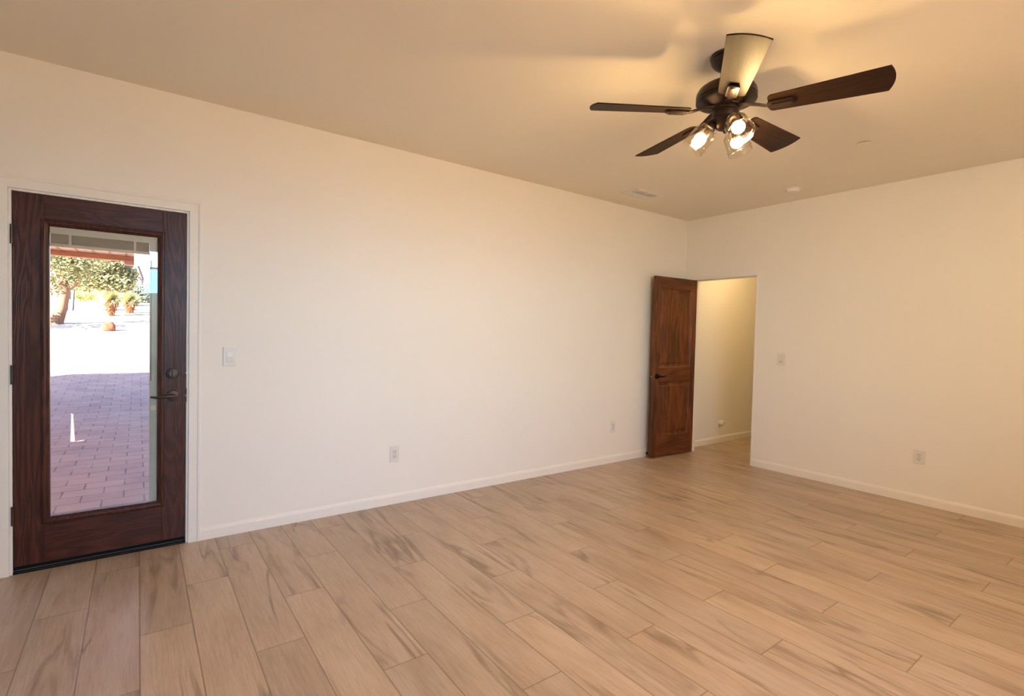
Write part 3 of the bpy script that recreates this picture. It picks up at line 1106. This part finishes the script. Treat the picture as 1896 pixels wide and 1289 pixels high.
for k in range(12):
    xx = RX1 - 0.10 - k * 0.20
    mb = MB()
    mb.box((xx - 0.011, 0.20, BZ - 0.012), (xx + 0.011, 6.62, BZ), 0.002)
    mb.build('roof_batten', M['beam'], pc)
for px_ in (-9.6, -11.4):
    mb = MB()
    mb.box((px_ - 0.07, 6.61, -0.04), (px_ + 0.07, 6.75, 2.40), 0.006)
    mb.build('roof_post', M['beam'], pc)

# unseen roof added to keep the low sun out of the rear window
mb = MB()
mb.box((-12.0, -8.4, 2.42), (0.0, YB - 0.16, 2.54))
tag(mb.build('sun_block_roof', M['tg']), 'deep unseen roof added over the rear window to block the low sun', 'added sun block', kind='structure')


# plants -------------------------------------------------
def mat_leaf(name, a, b):
    m, nt, out = newmat(name)
    g = G(nt)
    n = g.noise(g.pos(), 3.0, 4)
    g.bsdf(out, g.ramp(n, [(0.3, lin(a)), (0.7, lin(b))]), 0.7)
    return m


M['juniper'] = mat_leaf('juniper_leaf', (84, 90, 58), (142, 140, 98))
M['pale'] = mat_leaf('pale_green_leaf', (126, 132, 84), (172, 172, 120))
M['grassy'] = mat_leaf('grassy_leaf', (150, 156, 84), (196, 196, 120))
M['hedge'] = mat_leaf('dark_hedge_leaf', (52, 66, 52), (84, 96, 76))
M['dusty'] = mat_leaf('dusty_green_leaf', (140, 142, 104), (176, 176, 136))
M['bark'] = mat_wood('shaggy_bark', (64, 44, 34), (104, 76, 60), (140, 108, 88), 'z', rough=0.9, rings=4, fine_str=0.8)
M['dry'] = mat_wood('dry_brown_thatch', (78, 44, 28), (108, 66, 44), (134, 90, 62), 'z', rough=0.9, rings=4, fine_str=0.8)


def leaf_cloud(mb, blobs, n, size):
    t = bmesh.new()
    tot = sum(b[3] * b[4] for b in blobs)
    for cx, cy, cz, rx, rz in blobs:
        k = int(n * rx * rz / tot)
        for _ in range(k):
            while True:
                p = Vector((random.uniform(-1, 1), random.uniform(-1, 1), random.uniform(-1, 1)))
                if 0.25 < p.length < 1: break
            c = Vector((cx + p.x * rx, cy + p.y * rx, cz + p.z * rz))
            a = Vector((random.gauss(0, 1), random.gauss(0, 1), random.gauss(0, 1))).normalized()
            b = a.orthogonal().normalized()
            s = size * random.uniform(0.6, 1.4)
            v = [t.verts.new(c + a * s), t.verts.new(c + b * s * 0.5), t.verts.new(c - a * s), t.verts.new(c - b * s * 0.5)]
            t.faces.new(v)
    mb.merge(t)


def outpoint(u, v, Y, z=None):
    """world point on the ray of pixel (u, v) at depth plane y = Y"""
    d = _F + _R * ((u - 948) / 943.993) - _U * ((v - 644.5) / 943.993)
    k = (Y - CAM.y) / d.y
    return CAM + d * k


# juniper at the left
random.seed(11)
b0 = outpoint(104, 608, 18.4)
gz = ground_z(18.4) - 0.05
tree = empty('juniper_tree', (b0.x, 18.4, gz), 'juniper tree with a pale shaggy trunk on the left of the glass', 'tree')
f1 = outpoint(120, 535, 18.4)
f2 = outpoint(151, 518, 18.2)
f3 = outpoint(108, 490, 18.4)
mb = MB()
mid = outpoint(113, 570, 18.4)
mb.tube([(b0.x - 0.1, 18.4, gz), tuple(mid), tuple(f1), tuple(f3)], [0.27, 0.17, 0.15, 0.08], 14)
mb.tube([tuple(f1), tuple((f1 + f2) / 2 + Vector((0, 0, -0.05))), tuple(f2)], [0.09, 0.06, 0.04], 10)
mb.build('trunk', M['bark'], tree, True)
mb = MB()
bl_ = []
for u, v, r in ((100, 500, 0.75), (125, 488, 0.7), (150, 490, 0.65), (95, 528, 0.45), (140, 512, 0.45), (110, 470, 0.8), (160, 475, 0.7), (95, 455, 0.9), (130, 450, 0.9)):
    c = outpoint(u, v, 18.4 + random.uniform(-0.4, 0.5))
    bl_.append((c.x, c.y, c.z, r, r * 0.75))
leaf_cloud(mb, bl_, 6500, 0.052)
mb.build('crown', M['juniper'], tree)

# second juniper further left: out of sight, its dappled shadow falls across the gravel
jx, jy = -10.75, 15.4
tree = empty('juniper_tree', (jx, jy, ground_z(jy) - 0.05), 'juniper tree standing out of sight left of the glazed door', 'tree')
mb = MB()
mb.tube([(jx, jy, ground_z(jy) - 0.05), (jx + 0.1, jy, 1.9), (jx, jy, 3.0)], [0.20, 0.15, 0.08], 12)
mb.build('trunk', M['bark'], tree, True)
mb = MB()
leaf_cloud(mb, [(jx, jy, 3.15, 0.8, 0.28), (jx + 0.5, jy + 0.1, 3.3, 0.5, 0.2), (jx - 0.6, jy - 0.1, 3.0, 0.6, 0.22)], 900, 0.075)
mb.build('crown', M['juniper'], tree)

# broad trees in the middle
random.seed(5)
for u, v, Y, R_, mt, lab, n in ((198, 510, 27.0, 1.12, 'juniper', 'broad olive tree filling the middle of the glass', 4200),
                                (168, 520, 33.0, 1.6, 'pale', 'paler tree between the juniper trunk and the broad olive tree', 2200),
                                (226, 518, 42.0, 0.9, 'pale', 'pale tree at the right behind the broad olive tree', 2200)):
    c = outpoint(u, v, Y)
    base = ground_z(Y) - 0.1
    tr_ = empty('tree', (c.x, Y, base), lab, 'tree')
    mb = MB()
    mb.tube([(c.x, Y, base), (c.x + 0.1, Y, (base + c.z) / 2), (c.x - 0.05, Y, c.z)], [0.22, 0.17, 0.10], 12)
    mb.build('trunk', M['bark'], tr_, True)
    mb = MB()
    bl_ = [(c.x, Y, c.z, R_ * 0.8, R_ * 0.62)]
    for k in range(7):
        a = random.uniform(0, 6.28)
        bl_.append((c.x + math.cos(a) * R_ * 0.6, Y + math.sin(a) * 0.5, c.z + random.uniform(-0.4, 0.5) * R_, R_ * 0.5, R_ * 0.4))
    leaf_cloud(mb, bl_, n * 2, 0.075)
    mb.build('crown', M[mt], tr_)

# thatched yucca-like bushes
random.seed(3)
for u, vt, vb, Y, lab in ((206, 556, 580, 22.3, 'round desert bush with a brown base, left of the pair'), (240, 558, 579, 23.7, 'round desert bush with a brown base, right of the pair')):
    bt = outpoint(u, vb, Y)
    c = outpoint(u, vt, Y)
    br = empty('desert_bush', (bt.x, Y, ground_z(Y) - 0.05), lab, 'bush', 'pair of desert bushes')
    mb = MB()
    z0 = ground_z(Y) - 0.05
    h_ = c.z - z0
    mb.lathe([(0, 0), (0.05, 0), (0.06, h_ * 0.4), (0.08, h_ * 0.9), (0.07, h_ * 1.1), (0, h_ * 1.15)], 18, Matrix.Translation((bt.x, Y, z0)))
    t = bmesh.new()
    for _ in range(900):
        a = random.uniform(0, 6.28); zz = random.uniform(0.02, h_)
        r = (0.06 + 0.26 * (zz / h_) ** 1.5) * random.uniform(0.5, 1.15)
        p = Vector((bt.x + math.cos(a) * r, Y + math.sin(a) * r, z0 + zz))
        d = Vector((math.cos(a) * 0.7 + random.gauss(0, 0.35), math.sin(a) * 0.7, -1 + random.gauss(0, 0.4))).normalized()
        s = d.cross(Vector((0, 0, 1))).normalized() * 0.012
        v = [t.verts.new(p - s), t.verts.new(p + s), t.verts.new(p + d * random.uniform(0.10, 0.24))]
        t.faces.new(v)
    mb.merge(t)
    mb.build('thatch', M['dry'], br)
    mb = MB()
    t = bmesh.new()
    for _ in range(1100):
        d = Vector((random.gauss(0, 1), random.gauss(0, 1), random.gauss(0.45, 0.7))).normalized()
        p = Vector((bt.x, Y, c.z + 0.02)) + d * 0.12
        s = d.orthogonal().normalized() * 0.014
        v = [t.verts.new(p - s), t.verts.new(p + s), t.verts.new(p + d * random.uniform(0.22, 0.36))]
        t.faces.new(v)
    mb.merge(t)
    mb.build('leaf_rosette', M['dusty'], br)

# low yellow-green shrub far back
c = outpoint(170, 549, 24.6)
mb = MB()
leaf_cloud(mb, [(c.x - 0.3, 24.6, c.z, 0.4, 0.22), (c.x + 0.25, 24.6, c.z + 0.02, 0.4, 0.25)], 700, 0.06)
tag(mb.build('low_shrub', M['grassy']), 'low yellow-green shrub at the back of the yard', 'shrub')

# dark hedge at right
c = outpoint(276, 545, 30.5)
mb = MB()
leaf_cloud(mb, [(c.x, 30.5, c.z, 0.8, 0.6), (c.x + 0.6, 30.5, c.z - 0.1, 0.7, 0.6), (c.x - 0.4, 30.5, c.z - 0.4, 0.7, 0.5)], 1500, 0.08)
tag(mb.build('hedge', M['hedge']), 'dark green hedge at the right edge of the glass', 'hedge')

# red boulder
Y = 17.0
c = outpoint(200, 597, Y)
t = bmesh.new()
bmesh.ops.create_icosphere(t, subdivisions=4, radius=1.0)
for v in t.verts:
    n = v.co.normalized()
    k = 1 + 0.10 * math.sin(3 * n.x + 1) * math.cos(2.5 * n.y) + 0.05 * math.sin(7 * n.z + 4 * n.x)
    v.co = Vector((n.x * 0.215 * k, n.y * 0.20 * k, n.z * 0.165 * k))
mb = MB()
mb.merge(t, Matrix.Translation((c.x, Y, ground_z(Y) + 0.10)))
m_, nt_, out_ = newmat('red_sandstone')
g_ = G(nt_)
g_.bsdf(out_, g_.ramp(g_.noise(g_.pos(), 9, 5), [(0.3, lin((84, 44, 30))), (0.7, lin((116, 66, 48)))]), 0.9, bump=g_.noise(g_.pos(), 22, 4), bstr=0.5)
tag(mb.build('boulder', m_, smooth=True), 'rounded red boulder on the bright gravel', 'boulder')

# white outbuilding behind the juniper, with a dark cart beside it
Y = 40.0
a = outpoint(60, 560, Y); b = outpoint(153, 515, Y)
gz = ground_z(Y) - 0.1
bld = empty('outbuilding', ((a.x + b.x) / 2, Y, gz), 'low white outbuilding behind the juniper trunk', 'building')
mb = MB()
mb.box((a.x - 6, Y, gz), (b.x, Y + 5, b.z), 0.02)
mb.build('walls', plain('white_stucco', (236, 230, 222), 0.8), bld)
mb = MB()
mb.box((a.x - 6.2, Y - 0.25, b.z), (b.x + 0.25, Y + 5.2, b.z + 0.14), 0.01)
mb.build('roof', plain('pale_roof', (222, 214, 206), 0.8), bld)
Y = 24.0
c0 = outpoint(100, 566, Y); c1 = outpoint(137, 536, Y)
gz = ground_z(Y)
ct = empty('utility_trailer', ((c0.x + c1.x) / 2, Y, gz), 'dark-edged open frame standing behind the juniper trunk', 'trailer frame')
dk = plain('blue_grey_metal', (38, 44, 56), 0.5, metal=0.3)
mb = MB()
mb.tube([(c0.x, Y, c1.z), (c1.x, Y, c1.z)], 0.035, 8)
mb.build('top_bar', dk, ct)
for xx in (c1.x, c1.x - 0.18):
    mb = MB()
    mb.tube([(xx, Y, c1.z), (xx - 0.05, Y, gz)], [0.035, 0.05], 8)
    mb.build('leg', dk, ct)
mb = MB()
mb.box((c0.x, Y + 0.05, c1.z - 0.42), (c1.x - 0.1, Y + 0.10, c1.z - 0.06), 0.01)
mb.build('side_panel', plain('pale_blue_panel', (104, 112, 128), 0.6), ct)

# neighbouring house at the right: sloping eave and stucco
Y = 34.0
p0 = outpoint(256, 494, Y); p1 = outpoint(267, 527, Y)
gz = ground_z(Y)
nb = empty('neighbour_house', (p1.x, Y, gz), 'pale house with a steep dark roof edge at the right of the glass', 'house')
pw = outpoint(243, 500, Y)
mb = MB()
t = bmesh.new()
pts = [(pw.x, gz - 0.2), (p1.x, gz - 0.2), (p1.x, p1.z), (p0.x, p0.z - 0.05), (pw.x, p0.z - 0.05)]
A = [t.verts.new((x, Y, z)) for x, z in pts]
B = [t.verts.new((x, Y + 4, z)) for x, z in pts]
t.faces.new(A); t.faces.new(B[::-1])
for i in range(5):
    t.faces.new((A[i], A[(i + 1) % 5], B[(i + 1) % 5], B[i]))
bmesh.ops.recalc_face_normals(t, faces=list(t.faces))
mb.merge(t)
mb.build('gable_wall', plain('pale_stucco', (232, 226, 220), 0.8), nb)
mb = MB()
mb.tube([(p0.x - 0.05, Y - 0.3, p0.z), (p1.x, Y - 0.3, p1.z - 0.05)], 0.11, 4)
mb.build('rake_board', plain('dark_rake', (104, 90, 86), 0.7), nb)

# red rock hill far away
Y = 100.0
t = bmesh.new()
xs = [-30 + 2.0 * k for k in range(36)]
base = outpoint(275, 530, Y).z
hillx = outpoint(274, 515, Y).x
rows = []
for j in range(10):
    row = []
    for x in xs:
        f = math.exp(-((x - hillx - 9) / 9.0) ** 2) * 12.0 * (1 - math.cos(math.pi * 2 * (j / 9.0))) / 2
        row.append(t.verts.new((x, Y - 6 + j * 2.0, base - 6 + f + 0.5 * math.sin(x * 1.3 + j * 2.1))))
    rows.append(row)
for A, B in zip(rows[:-1], rows[1:]):
    for i in range(len(xs) - 1):
        t.faces.new((A[i], A[i + 1], B[i + 1], B[i]))
mb = MB(); mb.merge(t)
tag(mb.build('hill', plain('red_rock', (168, 112, 98), 0.9, var=0.25, nscale=1.0)), 'red rock hill far behind the yard', 'hill', kind='structure')
